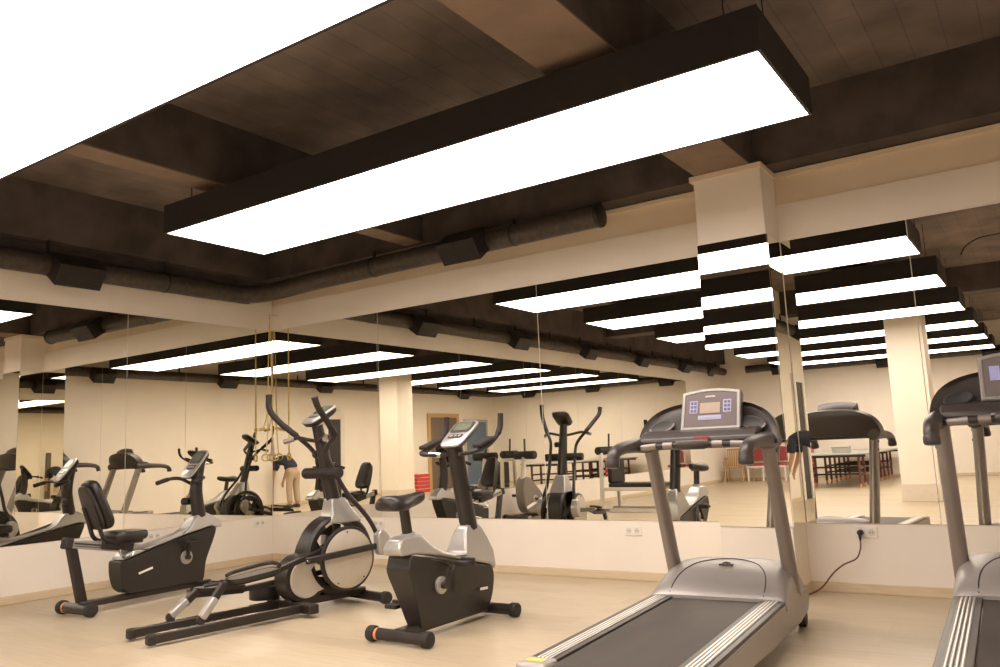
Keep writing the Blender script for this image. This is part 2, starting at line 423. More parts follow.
duct('ventilation_duct', 'dark ventilation duct bending round the corner above the mirrors',
     [(.18, -17.2, 3.15), (.18, -12, 3.15), (.18, -6, 3.15), (.18, -1.0, 3.16), (.20, -.62, 3.165), (.34, -.42, 3.18), (.72, -.36, 3.20), (1.2, -.36, 3.215), (3, -.35, 3.235), (4.84, -.34, 3.255)], .105,
     ol + [((3.42, -.50, 3.19), (1, 0, 0), (0, -1, 0))])
duct('ventilation_duct', 'dark ventilation duct along the far and right walls',
     [(.8, -D + .2, 3.17), (4, -D + .2, 3.17), (7.9, -D + .2, 3.17), (8.3, -D + .25, 3.17), (8.48, -D + .6, 3.17), (8.5, -D + 1.0, 3.17), (8.5, -10, 3.17), (8.5, -5, 3.17), (8.5, -1.2, 3.17)], .105,
     [((x, -D + .33, 3.1), (1, 0, 0), (0, 1, 0)) for x in (1.8, 4.4, 6.9)] + [((8.38, -y, 3.1), (0, 1, 0), (-1, 0, 0)) for y in (2.5, 5.6, 9.0, 12.3, 15.4)])
tag(obj('loose_wire', MB().tube([(8.15, -4.9, ZS - .012), (8.05, -4.9, 3.72), (7.80, -4.93, 3.60), (7.5, -4.97, 3.58), (7.33, -5.0, 3.50), (7.27, -5.0, 3.40)], .009, 8, smooth=5), M['cable']), 'loose black wire drooping from the dark ceiling slab', 'wire')

# ------------------------------------------------------------------ exercise machines: x across, y forwards, z up
def foot_bar(t, y, half, r=.038, cap=.05, z=.052, orange=False):
    b = obj('stabilizer', MB().cyl((-half + .04, y, z), (half - .04, y, z), r, 24), M['frame'], t)
    for s in (-1, 1):
        obj('end_cap', MB().cyl((s * (half - .055), y, z), (s * (half + .01), y, z), cap, 28, rim=.012), M['rubber'], b)
    if orange: obj('sticker', MB().cyl((-half + .058, y, z), (-half + .078, y, z), r + .0015, 24), M['orange'], b, )
    return b
def crank(t, c, v, a, ln=.165, r=.055, both=True):
    """crank with discs and pedals; c centre (y,z), v half body width, a arm angle"""
    for s in (-1, 1):
        ang = a if s > 0 else a + PI
        k = obj('crank', MB().cyl((s * (v - .012), c[0], c[1]), (s * (v + .012), c[0], c[1]), r, 32, rim=.004), M['silver'], t)
        ey, ez = c[0] + math.cos(ang) * ln, c[1] + math.sin(ang) * ln
        obj('crank_arm', MB().bar((s * (v + .03), c[0], c[1]), (s * (v + .045), ey, ez), .02, .028, up=(1, 0, 0)).cyl((s * (v + .01), c[0], c[1]), (s * (v + .045), c[0], c[1]), .022, 16), M['frame'], k)
        obj('pedal', MB().box(min(s * (v + .055), s * (v + .155)), max(s * (v + .055), s * (v + .155)), ey - .05, ey + .05, ez - .014, ez + .014).box(min(s * (v + .05), s * (v + .16)), max(s * (v + .05), s * (v + .16)), ey + .03, ey + .055, ez - .014, ez + .03), M['rubber'], k, bevel=.005)
def bike_console(t, b, tp, w0, w1, th=.045):
    """tilted computer head: b bottom centre, tp top centre (y,z), widths"""
    b, tp = Vector((0, b[0], b[1])), Vector((0, tp[0], tp[1])); d = tp - b; L = d.length; d.normalize(); n = Vector((1, 0, 0)).cross(d)
    def ring(off, inset, n_=28):
        out = []
        for k in range(n_):
            a = 2 * PI * k / n_; ca, sa = math.cos(a), math.sin(a)
            e = .42
            px = math.copysign(abs(ca) ** e, ca); py = math.copysign(abs(sa) ** e, sa)
            tt = (py + 1) / 2; w = (w0 * (1 - tt) + w1 * tt) / 2 - inset
            out.append(b + d * (L / 2 + py * (L / 2 - inset)) + Vector((px * w, 0, 0)) + n * off)
        return out
    o = obj('console', MB().loft([ring(-th, .03), ring(-th * .7, .012), ring(-.002, .003)]), M['plastic'], t)
    obj('console_face', MB().loft([ring(-.004, 0), ring(.008, .0), ring(.012, .006)]), M['silver'], o)
    def patch(name, u0, u1, w, m, h=.0145):
        mb = MB(); rr = []
        for off in (.006, h):
            q = []
            for k in range(24):
                a = 2 * PI * k / 24; ca, sa = math.cos(a), math.sin(a)
                px = math.copysign(abs(ca) ** .35, ca); py = math.copysign(abs(sa) ** .35, sa)
                q.append(b + d * ((u0 + u1) / 2 + py * (u1 - u0) / 2) * 1 + Vector((px * w / 2, 0, 0)) + n * off)
            rr.append(q)
        obj(name, mb.loft(rr), m, o)
    patch('display_surround', L * .50, L * .93, w1 * .80, M['console'])
    patch('display', L * .58, L * .88, w1 * .62, M['lcdgreen'], .0165)
    patch('keypad', L * .28, L * .44, w0 * .66, M['console'])
    for s in (-1, 0, 1):
        c = b + d * (L * .36) + Vector((s * w0 * .2, 0, 0)) + n * .014
        obj('button', MB().tube([c, c + n * .005], .012, 14), M['silver'], o)
    return o
def nameplate(t, x, y, z, w, h, tilt=0.0):
    c, s = math.cos(tilt), math.sin(tilt)
    mb = MB()
    n = 9
    # a row of small raised strokes on a thin plate
    mtx = Matrix.Rotation(tilt, 4, 'X'); mtx.translation = Vector((x, y, z))
    mb.box(-.001, .0015, -w / 2, w / 2, -h / 2, h / 2, mtx)
    o = obj('nameplate', mb, M['white'], t)
    return o

# ---- upright exercise bike
def upright_bike():
    t = thing('upright_bike', 'black and silver upright exercise bike with a saddle, in the middle of the floor', 'exercise bike', (4.43, -2.72, 0))
    foot_bar(t, 0.0, .25, orange=True); foot_bar(t, .99, .25)
    obj('base_rail', MB().bar((0, .0, .07), (0, .99, .07), .09, .05), M['frame'], t, bevel=.008)
    o = smooth_outline([(.012, .50), (.035, .548), (.13, .533), (.223, .518), (.453, .47), (.731, .405), (.90, .366), (.945, .32), (.955, .24), (.942, .15), (.895, .062), (.80, .05), (.49, .06), (.19, .068), (.145, .10), (.105, .20), (.04, .353), (.0, .45)], 3)
    body = obj('body_shell', MB().prism(o, [.1 - .04 * max(0, (.40 - p[1]) / .35) for p in o]), M['plastic'], t, bevel=.022, seg=3)
    obj('side_arc', MB().tube([(.098, .22, .50), (.1005, .38, .455), (.1005, .47, .36), (.098, .47, .25)], .004, 6, smooth=6), M['console'], body)
    s = [(-.04, .552), (-.062, .592), (-.035, .648), (.02, .668), (.10, .672), (.184, .667), (.235, .62), (.292, .576), (.38, .535), (.463, .51), (.56, .49), (.615, .492), (.635, .54), (.665, .634), (.70, .672), (.76, .682), (.835, .682), (.865, .655), (.915, .57), (.955, .47), (.975, .36), (.945, .335), (.90, .378), (.731, .417), (.453, .482), (.223, .53), (.10, .548)]
    ws = [.097 if p[1] < .50 else .097 - (.45 if p[0] > .4 else .22) * (p[1] - .50) for p in s]
    ws = [max(.048, w) for w in ws]
    obj('top_cover', MB().prism(s, ws), M['silver'], t, bevel=.016, seg=3)
    sp = obj('seat_post', MB().tube([(0, .112, .64), (0, .074, .86)], .034, 18), M['frame'], t)
    obj('post_collar', MB().cyl((0, .112, .655), (0, .107, .685), .05, 24, rim=.008), M['silver'], sp)
    # saddle: rings along y
    rings = []
    for y, w, z0, z1 in ((-.128, .02, .872, .902), (-.12, .07, .852, .922), (-.095, .10, .838, .937), (-.04, .112, .832, .938), (.03, .10, .832, .932), (.10, .066, .838, .93), (.17, .040, .848, .938), (.23, .032, .862, .945), (.27, .026, .878, .944), (.282, .012, .893, .932)):
        r = []
        for k in range(20):
            a = 2 * PI * k / 20; ca, sa = math.cos(a), math.sin(a)
            r.append((math.copysign(abs(ca) ** .75, ca) * w, y, (z0 + z1) / 2 + math.copysign(abs(sa) ** .75, sa) * (z1 - z0) / 2 - (.018 * (abs(ca) ** 2) if y < .1 else 0)))
        rings.append(r)
    obj('saddle', MB().loft(rings), M['vinyl'], t, sub=1)
    m = obj('mast', MB().tube([(0, .785, .64), (0, .715, .93), (0, .645, 1.235)], [.06, .058, .056], 20, ratio=1.15, side=(0, 1, 0)), M['frame'], t)
    obj('knob', MB().cyl((.045, .74, .93), (.085, .74, .93), .02, 16, rim=.004), M['plastic'], m)
    bike_console(t, (.575, 1.232), (.835, 1.415), .19, .225)
    for q in (-1, 1):
        h = obj('handlebar', MB().tube([(0, .66, 1.185), (q * .08, .60, 1.178), (q * .17, .545, 1.183), (q * .24, .56, 1.195), (q * .26, .68, 1.226), (q * .255, .80, 1.285), (q * .25, .87, 1.35), (q * .25, .885, 1.455)], .0165, 14, smooth=5), M['frame'], t)
        obj('foam_grip', MB().tube([(q * .252, .84, 1.315), (q * .25, .875, 1.37), (q * .25, .885, 1.46)], .021, 14, smooth=3), M['foam'], h)
        obj('pulse_sensor', MB().tube([(q * .09, .594, 1.178), (q * .165, .55, 1.183)], .0195, 14), M['chrome'], h)
        obj('arm_pad', MB().bar((q * .245, .575, 1.232), (q * .24, .77, 1.285), .075, .03), M['foam'], h, bevel=.012)
    crank(t, (.317, .323), .1, math.radians(47), .18, .057)
    nameplate(t, .1005, .80, .225, .09, .018, math.radians(-3))
    return t
upright_bike()

# ---- recumbent bike
def recumbent_bike():
    t = thing('recumbent_bike', 'black and silver recumbent exercise bike with a backrest seat, by the left mirror wall', 'exercise bike', (1.24, -3.1, 0), .05)
    foot_bar(t, .03, .215, z=.062, cap=.056, r=.044, orange=True); foot_bar(t, 1.32, .24)
    obj('base_rail', MB().bar((0, .02, .085), (0, 1.34, .075), .08, .05), M['frame'], t, bevel=.008)
    o = smooth_outline([(.36, .375), (.375, .395), (.43, .398), (.63, .449), (.858, .508), (1.1, .551), (1.31, .588), (1.352, .572), (1.335, .50), (1.29, .40), (1.241, .287), (1.225, .19), (1.21, .12), (1.15, .105), (.8, .108), (.50, .112), (.44, .125), (.395, .17), (.365, .27)], 3)
    obj('body_shell', MB().prism(o, .088), M['plastic'], t, bevel=.03, seg=4)
    s = [(.375, .40), (.40, .428), (.44, .457), (.637, .492), (.85, .533), (1.0, .566), (1.06, .60), (1.12, .668), (1.165, .712), (1.275, .728), (1.33, .70), (1.417, .645), (1.432, .585), (1.36, .575), (1.31, .60), (1.1, .563), (.858, .52), (.63, .461), (.43, .408)]
    obj('top_cover', MB().prism(s, [max(.045, .085 - .3 * max(0, p[1] - .59)) for p in s]), M['silver'], t, bevel=.014, seg=3)
    m = obj('mast', MB().tube([(0, 1.225, .69), (0, 1.195, .85), (0, 1.19, 1.0), (0, 1.235, 1.22)], [.06, .057, .052, .042], 20, ratio=1.1, side=(0, 1, 0), smooth=3), M['frame'], t)
    obj('knob', MB().cyl((-.05, 1.15, .84), (-.12, 1.13, .84), .035, 18, rim=.006), M['plastic'], m)
    bike_console(t, (1.065, 1.062), (1.27, 1.312), .175, .20)
    for q in (-1, 1):
        h = obj('handlebar', MB().tube([(0, 1.17, .985), (q * .07, 1.15, 1.02), (q * .16, 1.13, 1.055), (q * .225, 1.09, 1.06), (q * .25, 1.02, 1.045), (q * .262, .955, 1.025)], .0165, 12, smooth=5), M['frame'], t)
        obj('foam_grip', MB().tube([(q * .24, 1.055, 1.053), (q * .25, 1.02, 1.045), (q * .264, .945, 1.022)], .021, 12, smooth=3), M['foam'], h)
    obj('seat_rail', MB().bar((0, -.05, .591), (0, .60, .468), .06, .075), M['silver'], t, bevel=.008)
    obj('rail_groove', MB().bar((.031, -.02, .589), (.031, .21, .546), .003, .014).bar((.031, -.02, .569), (.031, .21, .526), .003, .006), M['console'], t)
    obj('rail_end_cap', MB().bar((0, -.10, .60), (0, -.03, .587), .082, .092), M['rubber'], t, bevel=.015, seg=3)
    obj('rear_leg', MB().bar((0, -.035, .58), (0, .08, .07), .055, .08), M['frame'], t, bevel=.01)
    cr = obj('seat_carriage', MB().bar((0, .215, .552), (0, .50, .50), .13, .075).box(-.08, .08, .30, .58, .53, .565), M['frame'], t, bevel=.01)
    obj('release_lever', MB().tube([(.07, .36, .49), (.09, .37, .43), (.09, .46, .425), (.07, .50, .47), (.09, .62, .465)], .008, 8, smooth=3), M['chrome'], cr)
    # seat cushion
    def pad(name, c, ux, uy, un, w, l, th, par, m, taper=0.0):
        c, ux, uy, un = Vector(c), Vector(ux).normalized(), Vector(uy).normalized(), Vector(un).normalized()
        rings = []
        for off, ins in ((-.5, .022), (-.38, .006), (-.1, 0), (.2, .002), (.42, .014), (.5, .045)):
            r = []
            for k in range(32):
                a = 2 * PI * k / 32; ca, sa = math.cos(a), math.sin(a)
                px = math.copysign(abs(ca) ** .5, ca); py = math.copysign(abs(sa) ** .5, sa)
                ww = w / 2 * (1 - taper * (py + 1) / 2) - ins
                r.append(c + ux * px * ww + uy * py * (l / 2 - ins) + un * off * th)
            rings.append(r)
        return obj(name, MB().loft(rings), m, par)
    pad('seat_cushion', (0, .455, .605), (1, 0, 0), (0, 1, -.02), (0, .02, 1), .31, .335, .085, t, M['vinyl'], .12)
    br = pad('backrest', (0, .185, .885), (1, 0, 0), (0, -.37, .93), (0, .93, .37), .29, .44, .085, t, M['vinyl'], .30)
    pad('backrest_shell', (0, .13, .86), (1, 0, 0), (0, -.37, .93), (0, .93, .37), .26, .40, .03, br, M['plastic'], .30)
    for q in (-1, 1):
        obj('backrest_tube', MB().tube([(q * .07, .42, .57), (q * .07, .27, .575), (q * .07, .20, .62), (q * .07, .155, .75), (q * .07, .11, .87)], .018, 12, smooth=4), M['frame'], t)
    crank(t, (1.017, .345), .088, math.radians(97), .135, .062)
    nameplate(t, .0885, .60, .285, .14, .018, math.radians(13))
    return t
recumbent_bike()

# ---- elliptical trainer
def elliptical():
    t = thing('elliptical_trainer', 'black elliptical cross trainer with tall swing handles and round beige flywheel covers', 'elliptical trainer', (2.75, -3.42, 0), -.17)
    for q in (-1, 1):
        r = obj('track_rail', MB().bar((q * .16, -.03, .052), (q * .16, 1.2, .062), .06, .062), M['frame'], t, bevel=.008)
        obj('rail_cap', MB().bar((q * .16, -.05, .05), (q * .16, .01, .051), .068, .072), M['rubber'], r, bevel=.014, seg=3)
        obj('track_strip', MB().bar((q * .16, .03, .084), (q * .16, 1.15, .094), .034, .004), M['chrome'], r)
    obj('cross_member', MB().box(-.31, .31, 1.10, 1.19, .03, .10), M['frame'], t, bevel=.01)
    foot_bar(t, 1.80, .36)
    obj('base_rail', MB().bar((0, 1.1, .085), (0, 1.82, .085), .10, .06), M['frame'], t, bevel=.008)
    # shroud: union of a big and a small round
    bc, br_, bi = (1.55, .41), .32, .262
    def arc_ring(x0, x1, ro, ri, n_=64):
        """flat ring around the wheel: outer and inner wall"""
        prof = [(ro - .02, x0), (ro, x0 + .02), (ro, x1 - .02), (ro - .02, x1), (ri, x1), (ri, x0)]
        vs, fs = [], []
        for k in range(n_):
            a_ = 2 * PI * k / n_
            for rad, x in prof: vs.append((x, bc[0] + math.cos(a_) * rad, max(.08, bc[1] + math.sin(a_) * rad)))
        m_ = len(prof)
        for k in range(n_):
            k2 = (k + 1) % n_
            for i_ in range(m_): fs.append((k * m_ + i_, k * m_ + (i_ + 1) % m_, k2 * m_ + (i_ + 1) % m_, k2 * m_ + i_))
        return vs, fs
    sh = obj('shroud', MB().add(*arc_ring(-.10, .09, br_, bi)), M['plastic'], t)
    rear = [(1.225 + math.cos(a_) * .185, .265 + math.sin(a_) * .185) for a_ in [math.radians(q) for q in range(30, 350, 8)]]
    rear += [(bc[0] + math.cos(a_) * .27, bc[1] + math.sin(a_) * .27) for a_ in [math.radians(q) for q in range(250, 165, -8)]]
    obj('rear_shroud', MB().prism(rear, .085), M['plastic'], sh, bevel=.02, seg=3)
    obj('spoke', MB().bar((0, bc[0] - .24, bc[1] + .05), (0, bc[0] + .24, bc[1] - .05), .05, .07).bar((0, bc[0] + .02, bc[1] + .24), (0, bc[0] - .02, bc[1] - .24), .05, .05), M['frame'], sh)
    obj('shroud_stripe', MB().bar((.093, 1.40, .640), (.093, 1.50, .695), .005, .018), M['beigepanel'], sh)
    cres = [(1.225 + math.cos(a_) * .15, .265 + math.sin(a_) * .15) for a_ in [math.radians(q) for q in range(50, 320, 10)]]
    cres += [(bc[0] + math.cos(a_) * .30, bc[1] + math.sin(a_) * .30) for a_ in [math.radians(q) for q in range(236, 190, -8)]]
    obj('rear_cover', MB().prism(cres, .098, w0=.07), M['beigepanel'], sh, bevel=.006)
    obj('rear_cover', MB().prism(cres, -.07, w0=-.098), M['beigepanel'], sh, bevel=.006)
    for q in (-1, 1):
        cz = (q * .19, 1.543, .385)
        if q > 0:
            d = obj('crank_disc', MB().cyl((.165, 1.543, .385), (.205, 1.543, .385), .255, 56, rim=.012), M['plastic'], t)
            obj('disc_cover', MB().cyl((.20, 1.543, .385), (.212, 1.543, .385), .230, 56, rim=.004), M['beigepanel'], d)
            for k in range(5):
                a = 2 * PI * k / 5 + .4
                obj('screw', MB().cyl((.211, 1.543 + .21 * math.cos(a), .385 + .21 * math.sin(a)), (.215, 1.543 + .21 * math.cos(a), .385 + .21 * math.sin(a)), .007, 10), M['frame'], d)
        else:
            # the far side carries an open spoked wheel instead of a closed disc
            pr = [(.255, -.175), (.262, -.185), (.255, -.20), (.175, -.20), (.17, -.175)]; vs, fs = [], []
            for k in range(56):
                a = 2 * PI * k / 56
                for rad, x in pr: vs.append((x, 1.543 + math.cos(a) * rad, .385 + math.sin(a) * rad))
            for k in range(56):
                for i_ in range(5): fs.append((k * 5 + i_, k * 5 + (i_ + 1) % 5, ((k + 1) % 56) * 5 + (i_ + 1) % 5, ((k + 1) % 56) * 5 + i_))
            d = obj('crank_wheel', MB().add(vs, fs), M['plastic'], t)
            for k in range(4):
                a = PI * k / 2 + .5
                obj('spoke', MB().bar((-.188, 1.543 + .05 * math.cos(a), .385 + .05 * math.sin(a)), (-.188, 1.543 + .18 * math.cos(a), .385 + .18 * math.sin(a)), .022, .05, up=(1, 0, 0)), M['plastic'], d)
            obj('hub_cover', MB().cyl((-.17, 1.543, .385), (-.21, 1.543, .385), .075, 28, rim=.008), M['beigepanel'], d)
        obj('hub', MB().cyl((q * .08, 1.543, .385), (q * .17, 1.543, .385), .05, 20), M['frame'], d)
    # pulley drum low on the far side
    obj('pulley_drum', MB().cyl((-.30, 1.08, .10), (-.30, 1.08, .205), .12, 32, rim=.01), M['plastic'], t)
    # mast, cone, console
    cone = MB()
    rr = []
    for z, y0, y1, w in ((.66, 1.44, 1.76, .10), (.74, 1.475, 1.70, .085), (.80, 1.48, 1.66, .072), (.86, 1.485, 1.62, .062)):
        rr.append([(-w, y0, z), (w, y0, z), (w, y1, z), (-w, y1, z)])
    obj('mast_cone', cone.loft(rr), M['silver'], t, bevel=.012, seg=3)
    obj('mast', MB().tube([(0, 1.555, .80), (0, 1.48, 1.10), (0, 1.395, 1.46)], [.06, .056, .046], 18, ratio=1.0), M['frame'], t)
    bike_console(t, (1.29, 1.475), (1.53, 1.625), .20, .23, .05)
    obj('pivot_sleeve', MB().cyl((-.245, 1.435, 1.07), (.245, 1.435, 1.07), .046, 24, rim=.008), M['foam'], t)
    obj('knob', MB().cyl((-.05, 1.44, 1.225), (-.11, 1.44, 1.225), .032, 18, rim=.006), M['plastic'], t)
    for q in (-1, 1):
        g = obj('fixed_grip', MB().tube([(0, 1.41, 1.33), (q * .10, 1.37, 1.348), (q * .20, 1.345, 1.368), (q * .26, 1.32, 1.36), (q * .30, 1.27, 1.342)], .016, 12, smooth=4), M['frame'], t)
        obj('pulse_sensor', MB().tube([(q * .245, 1.327, 1.362), (q * .305, 1.262, 1.34)], .021, 12), M['post'], g)
    hr = [(.22, 1.84, .49), (.22, 1.775, .62), (.20, 1.70, .735), (.17, 1.57, .89), (.155, 1.48, 1.03), (.145, 1.42, 1.14), (.15, 1.375, 1.22), (.19, 1.362, 1.285), (.28, 1.375, 1.375), (.345, 1.25, 1.49), (.39, 1.15, 1.58), (.395, 1.115, 1.655)]
    hl = [(-.22, 1.66, .49), (-.21, 1.64, .62), (-.18, 1.60, .735), (-.16, 1.58, .86), (-.15, 1.545, 1.0), (-.145, 1.51, 1.14), (-.16, 1.45, 1.26), (-.24, 1.35, 1.385), (-.315, 1.24, 1.50), (-.365, 1.17, 1.61), (-.37, 1.165, 1.73)]
    for pts, q in ((hr, 1), (hl, -1)):
        h = obj('swing_handle', MB().tube(pts, [.019] * (len(pts) - 3) + [.021] * 3, 14, smooth=5), M['frame'], t)
        obj('foam_grip', MB().tube(pts[-4:], .025, 14, smooth=5), M['foam'], h)
        obj('grip_cap', MB().cyl(Vector(pts[-1]) - (Vector(pts[-1]) - Vector(pts[-2])).normalized() * .012, Vector(pts[-1]) + (Vector(pts[-1]) - Vector(pts[-2])).normalized() * .012, .028, 16, rim=.006), M['rubber'], h)
        y, z = pts[0][1], pts[0][2]
        jo = smooth_outline([(y - .055, z + .075), (y, z + .095), (y + .055, z + .03), (y + .06, z - .03), (y + .0, z - .105), (y - .05, z - .09), (y - .06, z)], 3)
        x = q * .25
        obj('pivot_cover', MB().prism(jo, x + .045, w0=x - .035), M['silver'], h, bevel=.012, seg=3)
    # pedal arms, pedals, roller forks
    for q, ped, rear, wheel, cr in ((1, ((.52, .35), (.90, .385)), (.49, .345), (.325, .118), (1.50, .505)), (-1, ((.46, .27), (.82, .245)), (.455, .275), (.255, .112), (1.59, .265))):
        x = q * .165
        f0, f1 = ped
        a = obj('pedal_arm', MB().bar((x, f0[0] - .03, f0[1] - .025), (x, f1[0], f1[1] - .025), .04, .05).bar((x, f1[0] - .01, f1[1] - .022), (q * .125, cr[0], cr[1]), .034, .042), M['frame'], t, bevel=.006)
        # platform with raised rim
        d = Vector((0, f1[0] - f0[0], f1[1] - f0[1])).normalized(); n = Vector((1, 0, 0)).cross(d); L = math.hypot(f1[0] - f0[0], f1[1] - f0[1])
        cx = q * .19; base = Vector((cx, f0[0], f0[1]))
        def ell(hw, l0, l1, off):
            out = []
            for k in range(28):
                an = 2 * PI * k / 28; ca, sa = math.cos(an), math.sin(an)
                px = math.copysign(abs(ca) ** .55, ca); py = math.copysign(abs(sa) ** .55, sa)
                out.append(base + Vector((px * hw, 0, 0)) + d * ((l0 + l1) / 2 + py * (l1 - l0) / 2) + n * off)
            return out
        kk = list(range(4, 19)) if q > 0 else [x_ % 28 for x_ in range(-4, 11)]
        p = obj('pedal', MB().loft([ell(.085, 0, L, -.014), ell(.095, -.01, L + .01, .0), ell(.097, -.012, L + .012, .014), ell(.09, -.004, L + .004, .016), ell(.087, .002, L - .002, .008)]), M['plastic'], t)
        obj('pedal_tread', MB().loft([ell(.086, .004, L - .004, .006), ell(.084, .008, L - .008, .0135)]), M['tread'], p)
        obj('toe_guard', MB().tube([ell(.092, -.005, L + .005, .03)[k] + n * (.018 * math.sin(PI * (i_ + .5) / len(kk))) for i_, k in enumerate(kk)], .015, 8), M['plastic'], p)
        k = obj('roller_fork', MB().bar((x, rear[0], rear[1] - .01), (x, (rear[0] + wheel[0]) / 2, (rear[1] + wheel[1]) / 2 - .005), .045, .05), M['frame'], t, bevel=.006)
        obj('fork_end', MB().bar((x, (rear[0] + wheel[0]) / 2 + .02, (rear[1] + wheel[1]) / 2 + .02), (x, wheel[0], wheel[1] + .008), .058, .055), M['silver'], k, bevel=.014, seg=3)
        obj('roller', MB().cyl((x - .016, wheel[0], wheel[1] + .0), (x + .016, wheel[0], wheel[1] + .0), .033, 20, rim=.005), M['rubber'], k)
        # drag link from the pedal arm to the foot of the swing handle
        js = (.19, 1.84, .47) if q > 0 else (.19, 1.66, .47)
        aj = (1.12, .418) if q > 0 else (1.1, .30)
        l = obj('drag_link', MB().bar((q * .245, aj[0], aj[1]), (q * .245, js[1], js[2] - .01), .026, .05), M['frame'], t, bevel=.008)
        obj('bolt', MB().cyl((q * .258, aj[0] + .01, aj[1]), (q * .268, aj[0] + .01, aj[1]), .012, 12), M['chrome'], l)
    return t
elliptical()

# ---- treadmill
def treadmill():
    t = thing('treadmill', 'silver and charcoal treadmill in front of the pillar', 'treadmill', (6.32, -3.45, 0), .07)
    for q in (-1, 1):
        prof = [(-.08, .235), (1.75, .235), (2.18, .235), (2.31, .205), (2.30, .14), (2.24, .085), (2.0, .06), (1.2, .075), (.6, .10), (-.02, .13), (-.10, .16)]
        s = obj('side_frame', MB().prism(prof, q * .412 if q > 0 else -.385, w0=.385 if q > 0 else -.412), M['hood'], t, bevel=.008)
        obj('foot_rail', MB().box(min(q * .268, q * .408), max(q * .268, q * .408), -.02, 1.66, .232, .252), M['console'], t, bevel=.004)
        obj('rail_strip', MB().box(min(q * .300, q * .378), max(q * .300, q * .378), -.015, 1.65, .2515, .256), M['rail'], t, bevel=.002)
        c = obj('rear_cap', MB().box(min(q * .262, q * .418), max(q * .262, q * .418), -.15, -.005, .09, .258), M['hood'], t, bevel=.022, seg=3)
        obj('warning_label', MB().box(min(q * .30, q * .39), max(q * .30, q * .39), -.10, -.05, .2575, .2595), M['yellow'], c)
        obj('levelling_foot', MB().cyl((q * .33, -.05, 0), (q * .33, -.05, .10), .03, 16, rim=.006), M['rubber'], t)
        obj('transport_wheel', MB().cyl((q * .36, 2.16, .055), (q * .41, 2.16, .055), .055, 24, rim=.008), M['rubber'], t)
    obj('deck_board', MB().box(-.265, .265, .0, 2.0, .175, .236), M['plastic'], t)
    # belt wraps the rollers
    r = .035; ol = []
    for k in range(9): ol.append((-.06 - math.sin(PI * k / 8) * r * .9, .208 + math.cos(PI * k / 8) * r))
    ol = ol + [(2.0, .173), (2.0, .243)]
    obj('running_belt', MB().prism(ol, .262), M['belt'], t)
    # motor hood, lofted front to back
    rings = []
    HT = ((1.59, .262, .418, .18), (1.61, .285, .417, .20), (1.70, .330, .415, .26), (1.80, .376, .412, .32), (1.90, .410, .408, .36), (2.0, .430, .402, .40), (2.08, .428, .395, .42), (2.16, .385, .388, .46), (2.24, .31, .38, .5), (2.31, .235, .37, .5))
    for y, h, w, e in HT:
        ring = []
        z0 = .20
        for k in range(25):
            a = PI * k / 24; ca, sa = math.cos(a), math.sin(a)
            ring.append((math.copysign(abs(ca) ** e, ca) * w, y, z0 + (h - z0) * (sa ** .5 if sa > 0 else 0)))
        rings.append(ring)
    hd = obj('motor_hood', MB().loft(rings, closed=False, cap=False).add([p for p in rings[0]], [tuple(range(24, -1, -1))]).add([p for p in rings[-1]], [tuple(range(25))]), M['hood'], t, angle=60)
    def hood_z(x, y):
        tb = HT
        for i in range(len(tb) - 1):
            if tb[i][0] <= y <= tb[i + 1][0]:
                f = (y - tb[i][0]) / (tb[i + 1][0] - tb[i][0]); h, w, e = [tb[i][j] * (1 - f) + tb[i + 1][j] * f for j in (1, 2, 3)]
                ca = min(1, abs(x) / w) ** (1 / e); return .20 + (h - .20) * (1 - ca * ca) ** (.25)
        return .43
    sm = []
    for k in range(33):
        a = PI * k / 32; x = -math.cos(a) * .285; y = 1.60 + math.sin(a) ** .8 * .40
        sm.append((x, y, hood_z(x, y) + .0005))
    obj('hood_seam', MB().tube(sm, .0035, 6), M['frame'], hd)
    y = 1.89; z = hood_z(0, y)
    em = obj('emblem', MB().tube([(-.0, y, z - .004), (0, y - .004, z + .006)], .03, 24, ratio=1.0), M['chrome'], hd)
    em.scale = (1, 1, 1)
    obj('emblem_bar', MB().box(-.045, .045, y - .012, y + .008, z - .004, z + .0075), M['frame'], em, bevel=.003)
    for q in (-1, 1):
        p = obj('upright', MB().tube([(q * .372, 2.03, .22), (q * .372, 1.98, .36), (q * .372, 1.83, .76), (q * .372, 1.68, 1.17)], [.062, .062, .06, .058], 20, ratio=.72, side=(1, 0, 0)), M['post'], t)
        obj('upright_boot', MB().prism([(1.96, .36), (2.06, .36), (2.28, .215), (2.26, .16), (1.93, .18)], q * .405 if q > 0 else -.345, w0=.345 if q > 0 else -.405), M['hood'], p, bevel=.012)
        for yy, zz in ((1.70, 1.12), (1.735, 1.04)):
            obj('bolt', MB().cyl((q * .408, yy, zz), (q * .418, yy, zz), .012, 12), M['frame'], p)
        # hand grip: thick curved horn
        g = obj('hand_grip', MB().tube([(q * .385, 1.76, 1.185), (q * .385, 1.60, 1.185), (q * .386, 1.42, 1.183), (q * .386, 1.24, 1.175), (q * .386, 1.12, 1.155), (q * .386, 1.065, 1.12), (q * .386, 1.055, 1.085)], [.058, .054, .046, .040, .038, .038, .036], 18, smooth=5, ratio=.95), M['console'], t)
        obj('grip_tip', MB().cyl((q * .386, 1.058, 1.11), (q * .386, 1.05, 1.06), .041, 20, rim=.012), M['console'], g)
    # console: domed dark arch leaning away from the runner
    def arch(hw, z0, z1, n_=36):
        out = []
        for k in range(n_ + 1):
            a = PI * k / n_; ca, sa = math.cos(a), math.sin(a)
            out.append((math.copysign(abs(ca) ** .72, ca) * hw + .015, z0 + (z1 - z0) * sa ** .72 if sa > 0 else z0))
        return out
    def lean(z): return 1.585 + (z - 1.17) * .55
    A0, A1, A2 = arch(.437, 1.165, 1.445), arch(.427, 1.17, 1.43), arch(.30, 1.18, 1.34)
